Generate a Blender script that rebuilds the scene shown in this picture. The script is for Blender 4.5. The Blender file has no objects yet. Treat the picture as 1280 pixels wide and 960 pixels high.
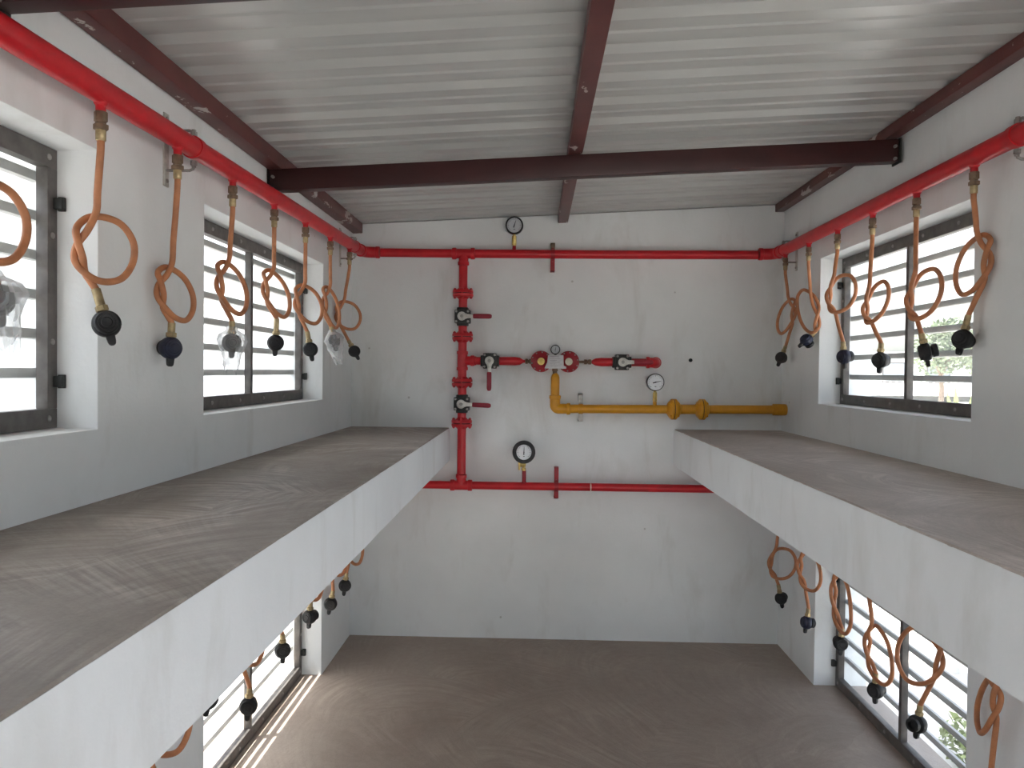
import bpy, math, random
from mathutils import Vector, Matrix, noise

random.seed(7)
SC = bpy.context.scene
COL = SC.collection
PI = math.pi

# ------------------------------------------------------------------ camera
EYE = 1.485                                   # eye height above the floor
YAW, PITCH, ROLL = 0.0313, -0.0167, 0.0106
def make_camera():
    cy, sy, cp, sp = math.cos(YAW), math.sin(YAW), math.cos(PITCH), math.sin(PITCH)
    fwd = Vector((-sy*cp, cy*cp, sp)); right = Vector((cy, sy, 0)); up = right.cross(fwd)
    cr, sr = math.cos(ROLL), math.sin(ROLL)
    r2 = cr*right + sr*up; u2 = -sr*right + cr*up
    cam = bpy.data.cameras.new('camera'); o = bpy.data.objects.new('camera', cam); COL.objects.link(o)
    cam.sensor_fit = 'HORIZONTAL'; cam.sensor_width = 36.0; cam.lens = 36.0*950/1280
    cam.clip_start = 0.02; cam.clip_end = 300
    m = Matrix((r2, u2, -fwd)).transposed().to_4x4(); m.translation = (0, 0, EYE)
    o.matrix_world = m
    SC.camera = o
make_camera()

# ------------------------------------------------------------------ light
SKY_STRENGTH, SUN_STRENGTH = 0.40, 9.0
w = bpy.data.worlds.new('sky'); SC.world = w; w.use_nodes = True
nt = w.node_tree; nt.nodes.clear()
sky = nt.nodes.new('ShaderNodeTexSky'); sky.sky_type = 'NISHITA'; sky.sun_disc = False
sky.sun_elevation = math.radians(66); sky.sun_rotation = math.radians(-100)
sky.air_density = 1.0; sky.dust_density = 4.0; sky.ozone_density = 1.0
hsv = nt.nodes.new('ShaderNodeHueSaturation'); hsv.inputs['Saturation'].default_value = 0.6
bg = nt.nodes.new('ShaderNodeBackground'); bg.inputs['Strength'].default_value = SKY_STRENGTH
out = nt.nodes.new('ShaderNodeOutputWorld')
nt.links.new(sky.outputs[0], hsv.inputs['Color']); nt.links.new(hsv.outputs[0], bg.inputs['Color'])
nt.links.new(bg.outputs[0], out.inputs['Surface'])
sun = bpy.data.lights.new('sun', 'SUN'); sun.energy = SUN_STRENGTH; sun.angle = math.radians(0.5)
sun.color = (1.0, 0.96, 0.9)
so = bpy.data.objects.new('sun', sun); COL.objects.link(so); so.location = (-6, -2, 9)
so.rotation_euler = Vector((0.36, 0.16, -0.93)).to_track_quat('-Z', 'Y').to_euler()

SC.view_settings.view_transform = 'Standard'; SC.view_settings.look = 'None'
SC.view_settings.gamma = 1.0; SC.view_settings.use_curve_mapping = False
SC.view_settings.exposure = 1.1
SC.cycles.max_bounces = 14; SC.cycles.diffuse_bounces = 8; SC.cycles.transparent_max_bounces = 16
SC.cycles.use_denoising = True
SC.cycles.sample_clamp_indirect = 6.0

# ------------------------------------------------------------------ materials
def new_mat(name):
    m = bpy.data.materials.new(name); m.use_nodes = True
    n = m.node_tree.nodes; b = n['Principled BSDF']
    return m, m.node_tree, b
def ramp(t, fac, stops):
    r = t.nodes.new('ShaderNodeValToRGB'); e = r.color_ramp.elements
    while len(e) < len(stops): e.new(0.5)
    for el, (p, c) in zip(e, stops):
        el.position = p; el.color = (*c, 1) if len(c) == 3 else c
    t.links.new(fac, r.inputs[0]); return r
def coords(t, scale=(1, 1, 1), kind='Object'):
    tc = t.nodes.new('ShaderNodeTexCoord'); mp = t.nodes.new('ShaderNodeMapping')
    mp.inputs['Scale'].default_value = scale
    t.links.new(tc.outputs[kind], mp.inputs[0]); return mp.outputs[0]
def geo(t, scale=(1, 1, 1)):
    g = t.nodes.new('ShaderNodeNewGeometry'); mp = t.nodes.new('ShaderNodeMapping')
    mp.inputs['Scale'].default_value = scale
    t.links.new(g.outputs['Position'], mp.inputs[0]); return mp.outputs[0]
def noise_tex(t, vec, scale, detail=4, rough=0.55, dist=0.0):
    n = t.nodes.new('ShaderNodeTexNoise'); n.inputs['Scale'].default_value = scale
    n.inputs['Detail'].default_value = detail; n.inputs['Roughness'].default_value = rough
    n.inputs['Distortion'].default_value = dist
    t.links.new(vec, n.inputs['Vector']); return n
def mix(t, fac, a, b, mode='MIX'):
    m = t.nodes.new('ShaderNodeMix'); m.data_type = 'RGBA'; m.blend_type = mode
    for s, v in ((m.inputs[0], fac), (m.inputs[6], a), (m.inputs[7], b)):
        if hasattr(v, 'links'): t.links.new(v, s)
        elif isinstance(v, (int, float)): s.default_value = v
        else: s.default_value = (*v, 1)
    return m.outputs[2]
def bump(t, b, height, strength, dist):
    n = t.nodes.new('ShaderNodeBump'); n.inputs['Strength'].default_value = strength
    n.inputs['Distance'].default_value = dist
    t.links.new(height, n.inputs['Height']); t.links.new(n.outputs[0], b.inputs['Normal'])

def plain(name, col, rough=0.5, metal=0.0, var=0.12, scale=30):
    m, t, b = new_mat(name)
    n = noise_tex(t, geo(t), scale, 3)
    lo = tuple(c*(1-var) for c in col); hi = tuple(min(1, c*(1+var)) for c in col)
    r = ramp(t, n.outputs[0], [(0.3, lo), (0.7, hi)])
    t.links.new(r.outputs[0], b.inputs['Base Color'])
    b.inputs['Roughness'].default_value = rough; b.inputs['Metallic'].default_value = metal
    return m

def plaster(name, base):
    m, t, b = new_mat(name)
    n1 = noise_tex(t, geo(t), 1.3, 6, 0.6)
    n2 = noise_tex(t, geo(t, (1, 1, .35)), 5.0, 5, 0.6, 0.4)
    n3 = noise_tex(t, geo(t), 90, 2)
    d = tuple(c*0.90 for c in base)
    c1 = ramp(t, n1.outputs[0], [(0.35, d), (0.62, base)])
    c2 = ramp(t, n2.outputs[0], [(0.28, (.88, .87, .85)), (0.45, (1, 1, 1))])
    v = t.nodes.new('ShaderNodeTexVoronoi'); v.inputs['Scale'].default_value = 4.5
    t.links.new(geo(t), v.inputs['Vector'])
    sp = ramp(t, v.outputs['Distance'], [(0.022, (.45, .43, .4)), (0.035, (1, 1, 1))])
    k = mix(t, 1.0, c1.outputs[0], c2.outputs[0], 'MULTIPLY')
    k2 = mix(t, 0.55, k, sp.outputs[0], 'MULTIPLY')
    t.links.new(k2, b.inputs['Base Color'])
    b.inputs['Roughness'].default_value = 0.75; b.inputs['Specular IOR Level'].default_value = 0.25
    h = mix(t, 0.35, n2.outputs[0], n3.outputs[0])
    bump(t, b, h, 0.25, 0.006)
    return m

def cement(name, dark, light, chalk=0.5, seed=0.0, line=.12):
    """trowelled cement: patchy tone, families of fine concentric trowel arcs, chalky swipes"""
    m, t, b = new_mat(name)
    tc = t.nodes.new('ShaderNodeNewGeometry')
    sh = t.nodes.new('ShaderNodeVectorMath'); sh.operation = 'ADD'; sh.inputs[1].default_value = (seed, seed*.7, 0)
    t.links.new(tc.outputs['Position'], sh.inputs[0]); g = sh.outputs[0]
    big = noise_tex(t, g, 1.6, 5, 0.6, 0.4)
    fine = noise_tex(t, g, 160, 2)
    grain = noise_tex(t, g, 28, 4, 0.7)
    c0 = ramp(t, big.outputs[0], [(0.30, dark), (0.70, light)])
    arcs = []
    for i, (sc_, off) in enumerate(((1.5, (0.3, 1.7, 0)), (1.05, (5.1, 2.2, 0)))):
        # each sweep of the trowel is a patch with its own heading; strokes bend with distance
        wv = noise_tex(t, g, 2.2, 3, 0.6)
        ad = t.nodes.new('ShaderNodeVectorMath'); ad.operation = 'ADD'; ad.inputs[1].default_value = off
        t.links.new(g, ad.inputs[0])
        md = t.nodes.new('ShaderNodeVectorMath'); md.operation = 'MULTIPLY_ADD'; md.inputs[1].default_value = (.30, .30, 0)
        t.links.new(wv.outputs['Color'], md.inputs[0]); t.links.new(ad.outputs[0], md.inputs[2])
        vo = t.nodes.new('ShaderNodeTexVoronoi'); vo.feature = 'F1'; vo.inputs['Scale'].default_value = sc_
        t.links.new(md.outputs[0], vo.inputs['Vector'])
        lc = t.nodes.new('ShaderNodeVectorMath'); lc.operation = 'SUBTRACT'
        t.links.new(ad.outputs[0], lc.inputs[0]); t.links.new(vo.outputs['Position'], lc.inputs[1])
        sx = t.nodes.new('ShaderNodeSeparateXYZ'); t.links.new(vo.outputs['Color'], sx.inputs[0])
        a1 = t.nodes.new('ShaderNodeMath'); a1.operation = 'MULTIPLY'; a1.inputs[1].default_value = 2.2
        t.links.new(sx.outputs[0], a1.inputs[0])
        ls = t.nodes.new('ShaderNodeSeparateXYZ'); t.links.new(lc.outputs[0], ls.inputs[0])
        sm = t.nodes.new('ShaderNodeMath'); sm.operation = 'ADD'; t.links.new(ls.outputs[0], sm.inputs[0]); t.links.new(ls.outputs[1], sm.inputs[1])
        a2 = t.nodes.new('ShaderNodeMath'); a2.operation = 'MULTIPLY_ADD'; a2.inputs[1].default_value = 1.1
        t.links.new(sm.outputs[0], a2.inputs[0]); t.links.new(a1.outputs[0], a2.inputs[2])
        rt = t.nodes.new('ShaderNodeVectorRotate'); rt.rotation_type = 'Z_AXIS'
        t.links.new(lc.outputs[0], rt.inputs['Vector']); t.links.new(a2.outputs[0], rt.inputs['Angle'])
        mp = t.nodes.new('ShaderNodeMapping'); mp.inputs['Scale'].default_value = (2.2, 30, 1); mp.inputs['Location'].default_value = (i*7, 0, i*3)
        t.links.new(rt.outputs[0], mp.inputs[0])
        st = noise_tex(t, mp.outputs[0], 1.5, 5, 0.7)
        arcs.append(st.outputs[0])
    pick = noise_tex(t, g, 1.3, 2)
    pk = ramp(t, pick.outputs[0], [(0.38, (0, 0, 0)), (0.62, (1, 1, 1))])
    arc = mix(t, pk.outputs[0], arcs[0], arcs[1])
    lines = ramp(t, arc, [(0.30, (1-line,)*3), (0.70, (1+line,)*3)])
    c1 = mix(t, 1.0, c0.outputs[0], lines.outputs[0], 'MULTIPLY')
    ck = noise_tex(t, g, 1.9, 3, 0.5, 0.9)
    ckr = ramp(t, ck.outputs[0], [(0.44, (0, 0, 0)), (0.60, (1, 1, 1))])
    acr = ramp(t, arc, [(0.42, (0, 0, 0)), (0.66, (1, 1, 1))])
    mm = mix(t, 1.0, ckr.outputs[0], acr.outputs[0], 'MULTIPLY')
    sc = t.nodes.new('ShaderNodeMath'); sc.operation = 'MULTIPLY'; sc.inputs[1].default_value = chalk
    t.links.new(mm, sc.inputs[0])
    c2 = mix(t, sc.outputs[0], c1, tuple(min(1, c*1.5+.06) for c in light))
    fr = ramp(t, mix(t, .5, fine.outputs[0], grain.outputs[0]), [(0.35, (.90, .90, .90)), (0.65, (1.08, 1.08, 1.08))])
    c3 = mix(t, 1.0, c2, fr.outputs[0], 'MULTIPLY')
    t.links.new(c3, b.inputs['Base Color'])
    b.inputs['Roughness'].default_value = 0.6; b.inputs['Specular IOR Level'].default_value = 0.4
    bump(t, b, arc, 0.15, 0.004)
    return m

def red_oxide(name, peel):
    m, t, b = new_mat(name)
    n = noise_tex(t, geo(t), 6, 4)
    base = ramp(t, n.outputs[0], [(0.3, (.085, .018, .018)), (0.7, (.135, .034, .030))] if peel else [(0.3, (.030, .007, .007)), (0.7, (.050, .012, .012))])
    c = base.outputs[0]
    p = noise_tex(t, geo(t, (1.2, .55, 1.2)), 12, 5, 0.62, 0.3)
    if peel:
        msk = ramp(t, p.outputs[0], [(0.615, (0, 0, 0)), (0.63, (1, 1, 1))])
        c = mix(t, msk.outputs[0], c, (.52, .48, .45))
    t.links.new(c, b.inputs['Base Color']); b.inputs['Roughness'].default_value = 0.42
    bump(t, b, p.outputs[0], 0.1, 0.003)
    return m

def glass_mat():
    m, t, b = new_mat('hazy_glass'); o = t.nodes['Material Output']
    tr = t.nodes.new('ShaderNodeBsdfTransparent'); tr.inputs[0].default_value = (.97, .98, .975, 1)
    tl = t.nodes.new('ShaderNodeBsdfTranslucent'); tl.inputs[0].default_value = (.86, .88, .86, 1)
    gl = t.nodes.new('ShaderNodeBsdfGlossy'); gl.inputs['Roughness'].default_value = 0.12
    n = noise_tex(t, geo(t), 3.5, 5, 0.65)
    r = ramp(t, n.outputs[0], [(0.3, (.015, .015, .015)), (0.7, (.065, .065, .065))])
    m1 = t.nodes.new('ShaderNodeMixShader'); m2 = t.nodes.new('ShaderNodeMixShader')
    t.links.new(r.outputs[0], m1.inputs[0]); t.links.new(tr.outputs[0], m1.inputs[1]); t.links.new(tl.outputs[0], m1.inputs[2])
    m2.inputs[0].default_value = 0.05
    t.links.new(m1.outputs[0], m2.inputs[1]); t.links.new(gl.outputs[0], m2.inputs[2])
    t.links.new(m2.outputs[0], o.inputs['Surface'])
    t.nodes.remove(b)
    return m
def bag_mat():
    m, t, b = new_mat('clear_plastic'); o = t.nodes['Material Output']
    tr = t.nodes.new('ShaderNodeBsdfTransparent'); tr.inputs[0].default_value = (.96, .96, .96, 1)
    df = t.nodes.new('ShaderNodeBsdfTranslucent'); df.inputs[0].default_value = (.9, .9, .9, 1)
    d2 = t.nodes.new('ShaderNodeBsdfDiffuse'); d2.inputs[0].default_value = (.8, .8, .8, 1)
    gl = t.nodes.new('ShaderNodeBsdfGlossy'); gl.inputs['Roughness'].default_value = 0.15
    lw = t.nodes.new('ShaderNodeLayerWeight'); lw.inputs[0].default_value = 0.35
    r = ramp(t, lw.outputs['Facing'], [(0.0, (.28, .28, .28)), (0.9, (.85, .85, .85))])
    a1 = t.nodes.new('ShaderNodeMixShader'); a1.inputs[0].default_value = .5
    t.links.new(df.outputs[0], a1.inputs[1]); t.links.new(d2.outputs[0], a1.inputs[2])
    a2 = t.nodes.new('ShaderNodeMixShader'); a2.inputs[0].default_value = .25
    t.links.new(a1.outputs[0], a2.inputs[1]); t.links.new(gl.outputs[0], a2.inputs[2])
    a3 = t.nodes.new('ShaderNodeMixShader'); t.links.new(r.outputs[0], a3.inputs[0])
    t.links.new(tr.outputs[0], a3.inputs[1]); t.links.new(a2.outputs[0], a3.inputs[2])
    t.links.new(a3.outputs[0], o.inputs['Surface']); t.nodes.remove(b)
    return m
def sheet_mat():
    m, t, b = new_mat('roof_sheet')
    n = noise_tex(t, geo(t, (.5, 3, 1)), 2.4, 5, 0.6)
    r = ramp(t, n.outputs[0], [(0.3, (.47, .48, .465)), (0.7, (.55, .56, .54))])
    t.links.new(r.outputs[0], b.inputs['Base Color'])
    b.inputs['Metallic'].default_value = 0.15; b.inputs['Roughness'].default_value = 0.33
    n2 = noise_tex(t, geo(t, (.4, 5, 1)), 4, 2)
    bump(t, b, n2.outputs[0], 0.06, 0.01)
    return m

M = {
 'wall': plaster('white_plaster', (.80, .825, .825)),
 'shelf_face': plaster('white_plaster_shelf', (.80, .825, .835)),
 'floor': cement('floor_cement', (.285, .23, .195), (.36, .305, .26), .22, 3.1, .08),
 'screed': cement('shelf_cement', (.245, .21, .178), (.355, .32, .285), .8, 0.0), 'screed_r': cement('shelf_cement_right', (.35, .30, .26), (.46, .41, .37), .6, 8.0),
 'sheet': sheet_mat(),
 'oxide': red_oxide('red_oxide_paint', False), 'oxide_peel': red_oxide('peeling_red_oxide_paint', True),
 'red': plain('red_enamel', (.50, .009, .016), 0.38, 0, .12, 14),
 'dullred': plain('red_enamel_dark', (.30, .008, .016), 0.45, 0, .15, 20),
 'grip': plain('maroon_vinyl', (.26, .012, .028), 0.5),
 'yellow': plain('yellow_enamel', (.58, .26, .008), 0.4, 0, .12, 14),
 'hose': plain('orange_rubber', (.46, .185, .080), 0.5, 0, .2, 25),
 'brass': plain('aged_brass', (.40, .31, .17), 0.42, .7, .3, 60),
 'bronze': plain('dull_brown_brass', (.23, .165, .11), 0.5, .5, .3, 60),
 'brassbright': plain('bright_brass', (.62, .46, .16), 0.35, .8, .25, 60),
 'steel': plain('zinc_steel', (.34, .33, .31), 0.45, .75, .2, 50),
 'silver': plain('silver_paint', (.52, .51, .47), 0.4, .4, .15, 60),
 'black': plain('black_plastic', (.007, .007, .008), 0.5, 0, .3, 60),
 'navy': plain('navy_plastic', (.010, .013, .036), 0.45, 0, .3, 60),
 'iron': plain('black_iron', (.018, .019, .017), 0.5, .2, .4, 60),
 'gasket': plain('dark_gasket', (.05, .012, .012), 0.8),
 'frame': plain('dark_grey_steel', (.125, .115, .108), 0.5, .3, .25, 25),
 'slat': plain('pale_grey_slat', (.48, .48, .465), 0.6, 0, .1, 12),
 'dial': plain('white_dial', (.75, .77, .79), 0.4, 0, .03),
 'dialgrey': plain('grey_dial', (.46, .48, .50), 0.4, 0, .05),
 'ink': plain('black_ink', (.02, .02, .025), 0.6),
 'plate': plain('aluminium_label', (.52, .51, .52), 0.45, .3, .08, 80),
 'cream': plain('cream_plastic', (.70, .64, .52), 0.5),
 'glass': glass_mat(), 'bag': bag_mat(),
 'paving': plain('pale_paving', (.62, .60, .57), 0.8, 0, .12, 2),
 'leaf': plain('green_leaf', (.15, .19, .11), 0.6, 0, .4, 6),
 'blade': plain('pale_green_leaf', (.30, .36, .14), 0.6, 0, .3, 6),
 'bark': plain('tree_bark', (.20, .15, .11), 0.8, 0, .3, 12),
 'render_w': plain('white_render', (.74, .74, .72), 0.8, 0, .06, 2),
 'tint': plain('dark_window_glass', (.25, .27, .29), 0.2),
}

# ------------------------------------------------------------------ mesh builder
class MB:
    def __init__(s): s.v = []; s.f = []
    def add(s, vs, fs):
        k = len(s.v); s.v += [Vector(p) for p in vs]; s.f += [tuple(i+k for i in f) for f in fs]; return s
    def box(s, a, b):
        (x0, y0, z0), (x1, y1, z1) = [min(p, q) for p, q in zip(a, b)], [max(p, q) for p, q in zip(a, b)]
        return s.add([(x0,y0,z0),(x1,y0,z0),(x1,y1,z0),(x0,y1,z0),(x0,y0,z1),(x1,y0,z1),(x1,y1,z1),(x0,y1,z1)],
              [(0,3,2,1),(4,5,6,7),(0,1,5,4),(1,2,6,5),(2,3,7,6),(3,0,4,7)])
    def cbox(s, c, d): return s.box([p-q/2 for p, q in zip(c, d)], [p+q/2 for p, q in zip(c, d)])
    def lathe(s, o, axis, prof, n=24, cap=True):
        """revolve (distance along axis, radius) pairs about axis through o"""
        o = Vector(o); a = Vector(axis).normalized()
        u = a.orthogonal().normalized(); w_ = a.cross(u)
        if abs(a.z) < .5:                      # keep polygon flats level
            u = Vector((0, 0, 1)); u = (u - a*u.dot(a)).normalized(); w_ = a.cross(u)
        vs = []
        for h, r in prof:
            for k in range(n):
                t_ = 2*PI*(k+.5)/n
                vs.append(o + a*h + (u*math.cos(t_) + w_*math.sin(t_))*max(r, 1e-5))
        fs = []
        for i in range(len(prof)-1):
            for k in range(n):
                k2 = (k+1) % n
                fs.append((i*n+k, i*n+k2, (i+1)*n+k2, (i+1)*n+k))
        if cap:
            fs.append(tuple(reversed(range(n)))); fs.append(tuple((len(prof)-1)*n+k for k in range(n)))
        return s.add(vs, fs)
    def cyl(s, a, b, r, n=20, r2=None):
        a, b = Vector(a), Vector(b); L = (b-a).length
        return s.lathe(a, b-a, [(0, r), (L, r if r2 is None else r2)], n)
    def tube(s, pts, r, n=12):
        pts = [Vector(p) for p in pts]; N = len(pts)
        rr = r if isinstance(r, (list, tuple)) else [r]*N
        tan = [(pts[min(i+1, N-1)]-pts[max(i-1, 0)]).normalized() for i in range(N)]
        u = tan[0].orthogonal().normalized(); vs = []
        for i in range(N):
            u = (u - tan[i]*u.dot(tan[i])).normalized(); w_ = tan[i].cross(u)
            for k in range(n):
                t_ = 2*PI*k/n
                vs.append(pts[i] + (u*math.cos(t_)+w_*math.sin(t_))*rr[i])
        fs = []
        for i in range(N-1):
            for k in range(n):
                k2 = (k+1) % n
                fs.append((i*n+k, i*n+k2, (i+1)*n+k2, (i+1)*n+k))
        fs.append(tuple(reversed(range(n)))); fs.append(tuple((N-1)*n+k for k in range(n)))
        return s.add(vs, fs)
    def prism(s, poly, o, ux, uy, h):
        """extrude a 2-D outline (in axes ux, uy at o) by vector h"""
        o, ux, uy, h = Vector(o), Vector(ux), Vector(uy), Vector(h); n = len(poly)
        base = [o+ux*p+uy*q for p, q in poly]
        vs = base + [p+h for p in base]
        fs = [tuple(reversed(range(n))), tuple(range(n, 2*n))]
        fs += [(k, (k+1) % n, n+(k+1) % n, n+k) for k in range(n)]
        return s.add(vs, fs)
    def band(s, o, axis, r0, r1, wd, a0=0, a1=2*PI, n=28, ref=None):
        """curved flat strap around axis"""
        o, a = Vector(o), Vector(axis).normalized()
        u = Vector(ref) if ref else a.orthogonal(); u = (u-a*u.dot(a)).normalized(); w_ = a.cross(u)
        vs = []; full = abs(a1-a0-2*PI) < 1e-4; m = n if full else n+1
        for k in range(m):
            t_ = a0+(a1-a0)*k/n; d = u*math.cos(t_)+w_*math.sin(t_)
            for r_, h in ((r0, -wd/2), (r1, -wd/2), (r1, wd/2), (r0, wd/2)): vs.append(o+d*r_+a*h)
        fs = []
        for k in range(n if full else n):
            k2 = (k+1) % m
            for j in range(4):
                j2 = (j+1) % 4; fs.append((k*4+j, k2*4+j, k2*4+j2, k*4+j2))
        if not full: fs += [(3, 2, 1, 0), tuple((m-1)*4+j for j in range(4))]
        return s.add(vs, fs)
    def build(s, name, mat, parent=None, bev=0, smooth=True, seg=2, fix=True):
        off = Vector(parent.get('_o', (0, 0, 0))) if parent else Vector((0, 0, 0))
        me = bpy.data.meshes.new(name)
        me.from_pydata([tuple(p-off) for p in s.v], [], s.f)
        if fix:
            import bmesh
            bm = bmesh.new(); bm.from_mesh(me); bmesh.ops.recalc_face_normals(bm, faces=bm.faces)
            if bev:
                ed = [e for e in bm.edges if len(e.link_faces) == 2 and e.calc_face_angle(0) > .6]
                bmesh.ops.bevel(bm, geom=ed, offset=bev, segments=seg, affect='EDGES', profile=.6)
            bm.to_mesh(me); bm.free()
        if smooth:
            for p in me.polygons: p.use_smooth = True
            me.set_sharp_from_angle(angle=math.radians(38))
        me.materials.append(M[mat])
        o = bpy.data.objects.new(name, me); COL.objects.link(o)
        if parent:
            o.parent = parent; o['_o'] = parent.get('_o', (0, 0, 0))
        return o

def tag(o, label, cat, group=None, kind=None):
    o['label'] = label; o['category'] = cat
    if group: o['group'] = group
    if kind: o['kind'] = kind
    return o
def thing(name, label, cat, loc=(0, 0, 0), group=None):
    o = bpy.data.objects.new(name, None); COL.objects.link(o); o.location = loc
    o.empty_display_size = .05; o['_o'] = tuple(loc)
    return tag(o, label, cat, group)
def struct(o): o['kind'] = 'structure'; return o

# ------------------------------------------------------------------ the room shell
XL, XR, YB, YF = -1.026, 1.344, 4.20, -0.35
TH = 0.25
def roof_z(x): return 2.352 + 0.05*(x-0.14)
FARL, NEARL, FARR, NEARR = (2.32, 3.63), (0.45, 1.75), (2.39, 3.66), (0.50, 1.82)
ZU_L, ZU_R, ZLO = (1.34, 1.99), (1.345, 2.035), (-.03, 0.64)

def wall_with_holes(name, axis, c0, c1, u0, u1, z0, z1, holes, mat='wall', ztop=None):
    """wall slab between c0 and c1 on `axis`, spanning u and z, with real rectangular openings"""
    us = sorted({u0, u1, *[h[0] for h in holes], *[h[1] for h in holes]})
    zs = sorted({z0, z1, *[h[2] for h in holes], *[h[3] for h in holes]})
    us = [u for u in us if u0 <= u <= u1]; zs = [z for z in zs if z0 <= z <= z1]
    def solid(i, j):
        if i < 0 or j < 0 or i >= len(us)-1 or j >= len(zs)-1: return False
        u, z = (us[i]+us[i+1])/2, (zs[j]+zs[j+1])/2
        return not any(h[0] < u < h[1] and h[2] < z < h[3] for h in holes)
    mb = MB(); idx = {}
    def V(c, i, j):
        k = (c, i, j)
        if k not in idx:
            u, z = us[i], zs[j]; cc = (c0, c1)[c]
            p = Vector((cc, u, z)) if axis == 'x' else Vector((u, cc, z))
            if ztop and j == len(zs)-1: p.z = ztop(p.x)
            idx[k] = len(mb.v); mb.v.append(p)
        return idx[k]
    for i in range(len(us)-1):
        for j in range(len(zs)-1):
            if not solid(i, j): continue
            for c in (0, 1): mb.f.append((V(c,i,j), V(c,i+1,j), V(c,i+1,j+1), V(c,i,j+1)))
            for di, dj, a, b in ((-1,0,(i,j),(i,j+1)), (1,0,(i+1,j),(i+1,j+1)), (0,-1,(i,j),(i+1,j)), (0,1,(i,j+1),(i+1,j+1))):
                if not solid(i+di, j+dj): mb.f.append((V(0,*a), V(0,*b), V(1,*b), V(1,*a)))
    return struct(mb.build(name, mat, bev=.004))

wall_with_holes('wall_left', 'x', XL, XL-TH, YF-TH, YB+TH, -.5, 2.27,
    [(*FARL, *ZU_L), (*NEARL, *ZU_L), (2.33, 3.64, *ZLO), (*NEARL, *ZLO)], ztop=lambda x: roof_z(XL)+.002)
wall_with_holes('wall_right', 'x', XR, XR+TH, YF-TH, YB+TH, -.5, 2.4,
    [(*FARR, *ZU_R), (*NEARR, *ZU_R), (2.38, 3.655, *ZLO), (*NEARR, *ZLO)], ztop=lambda x: roof_z(XR)+.002)
wall_with_holes('wall_back', 'y', YB, YB+TH, XL-.01, XR+.01, -.5, 2.3, [], ztop=lambda x: roof_z(x)-.003)
wall_with_holes('wall_front', 'y', YF, YF-TH, XL-.01, XR+.01, -.5, 2.3, [(.15, 1.15, 0.0, 2.05)], ztop=lambda x: roof_z(x)-.003)
struct(MB().box((XL-TH, YF-TH, -.5), (XR+TH, YB+TH, 0)).build('floor', 'floor'))

# profiled roof sheet: ribs run across the room
def roof_sheet():
    prof = []                                  # (y, height) along the room
    y = YF-TH-.3; P = .20
    while y < YB+TH+.25:
        prof += [(y, 0), (y+.052, 0), (y+.060, .004), (y+.066, .004), (y+.074, 0), (y+.118, 0), (y+.142, .017), (y+.176, .017)]
        y += P
    xs = [XL-TH-.45, XR+TH+.30]   # eaves that shade the upper windows
    mb = MB(); n = len(prof); t_ = .0025
    for layer in (0, t_):
        for x in xs:
            mb.v += [Vector((x, yy, roof_z(x)+h+layer)) for yy, h in prof]
    for i in range(n-1):
        mb.f.append((i, i+1, n+i+1, n+i)); mb.f.append((2*n+i, 3*n+i, 3*n+i+1, 2*n+i+1))
        mb.f.append((i, 2*n+i, 2*n+i+1, i+1)); mb.f.append((n+i, n+i+1, 3*n+i+1, 3*n+i))
    mb.f.append((0, n, 3*n, 2*n)); mb.f.append((n-1, 3*n-1+0, 4*n-1, 2*n-1))
    return struct(mb.build('ceiling', 'sheet', smooth=False))
roof_sheet()

# purlins (along the room, under the sheet) and beams (across, under the purlins)
def sloped_bar(name, x0, x1, y0, y1, ztop, h, label, cat, group, mat='oxide_peel'):
    t_ = thing(name, label, cat, ((x0+x1)/2, (y0+y1)/2, ztop((x0+x1)/2)-h), group)
    mb = MB()
    vs = [(x, y, ztop(x)-d) for d in (h, 0) for x, y in ((x0, y0), (x1, y0), (x1, y1), (x0, y1))]
    mb.add(vs, [(0,3,2,1),(4,5,6,7),(0,1,5,4),(1,2,6,5),(2,3,7,6),(3,0,4,7)])
    mb.build('tube', mat, t_, bev=.004)
    return t_
ptop = lambda x: roof_z(x)-.001
sloped_bar('roof_purlin', XL+.004, XL+.058, YF+.005, YB-.003, ptop, .055,
           'dark red steel purlin with peeling paint along top of left wall', 'roof purlin', 'roof purlins')
sloped_bar('roof_purlin', .112, .166, YF+.005, YB-.01, ptop, .05,
           'dark red steel purlin running down the middle of the roof', 'roof purlin', 'roof purlins')
sloped_bar('roof_purlin', XR-.052, XR-.002, YF+.005, YB-.003, ptop, .042,
           'dark red steel purlin along top of right wall', 'roof purlin', 'roof purlins')
btop = lambda x: roof_z(x)-.0535
for y, lab in ((2.86, 'dark red cross beam under roof, farther from camera and seen whole'),
               (1.39, 'dark red cross beam nearest camera, at top left corner of view')):
    b_ = sloped_bar('roof_beam', XL+.003, XR-.01, y, y+.05, btop, .082, lab, 'roof beam', 'roof cross beams', 'oxide')
    for x, sgn in ((XL+.004, 1), (XR-.011, -1)):
        mb = MB(); mb.prism([(-.006, -.090), (.058, -.090), (.058, .0), (-.006, .0)], (x, y-.006, btop(x)), (0, 1, 0), (0, 0, 1), (sgn*.006, 0, 0))
        pl = mb.build('end_plate', 'iron', b_, bev=.001)
        mb = MB()
        for dz in (-.03, -.075):
            mb.cyl((x+sgn*.02, y-.011, btop(x)+dz), (x+sgn*.02, y+.002, btop(x)+dz), .006, 6)
        mb.build('bolt', 'steel', b_)

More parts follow.
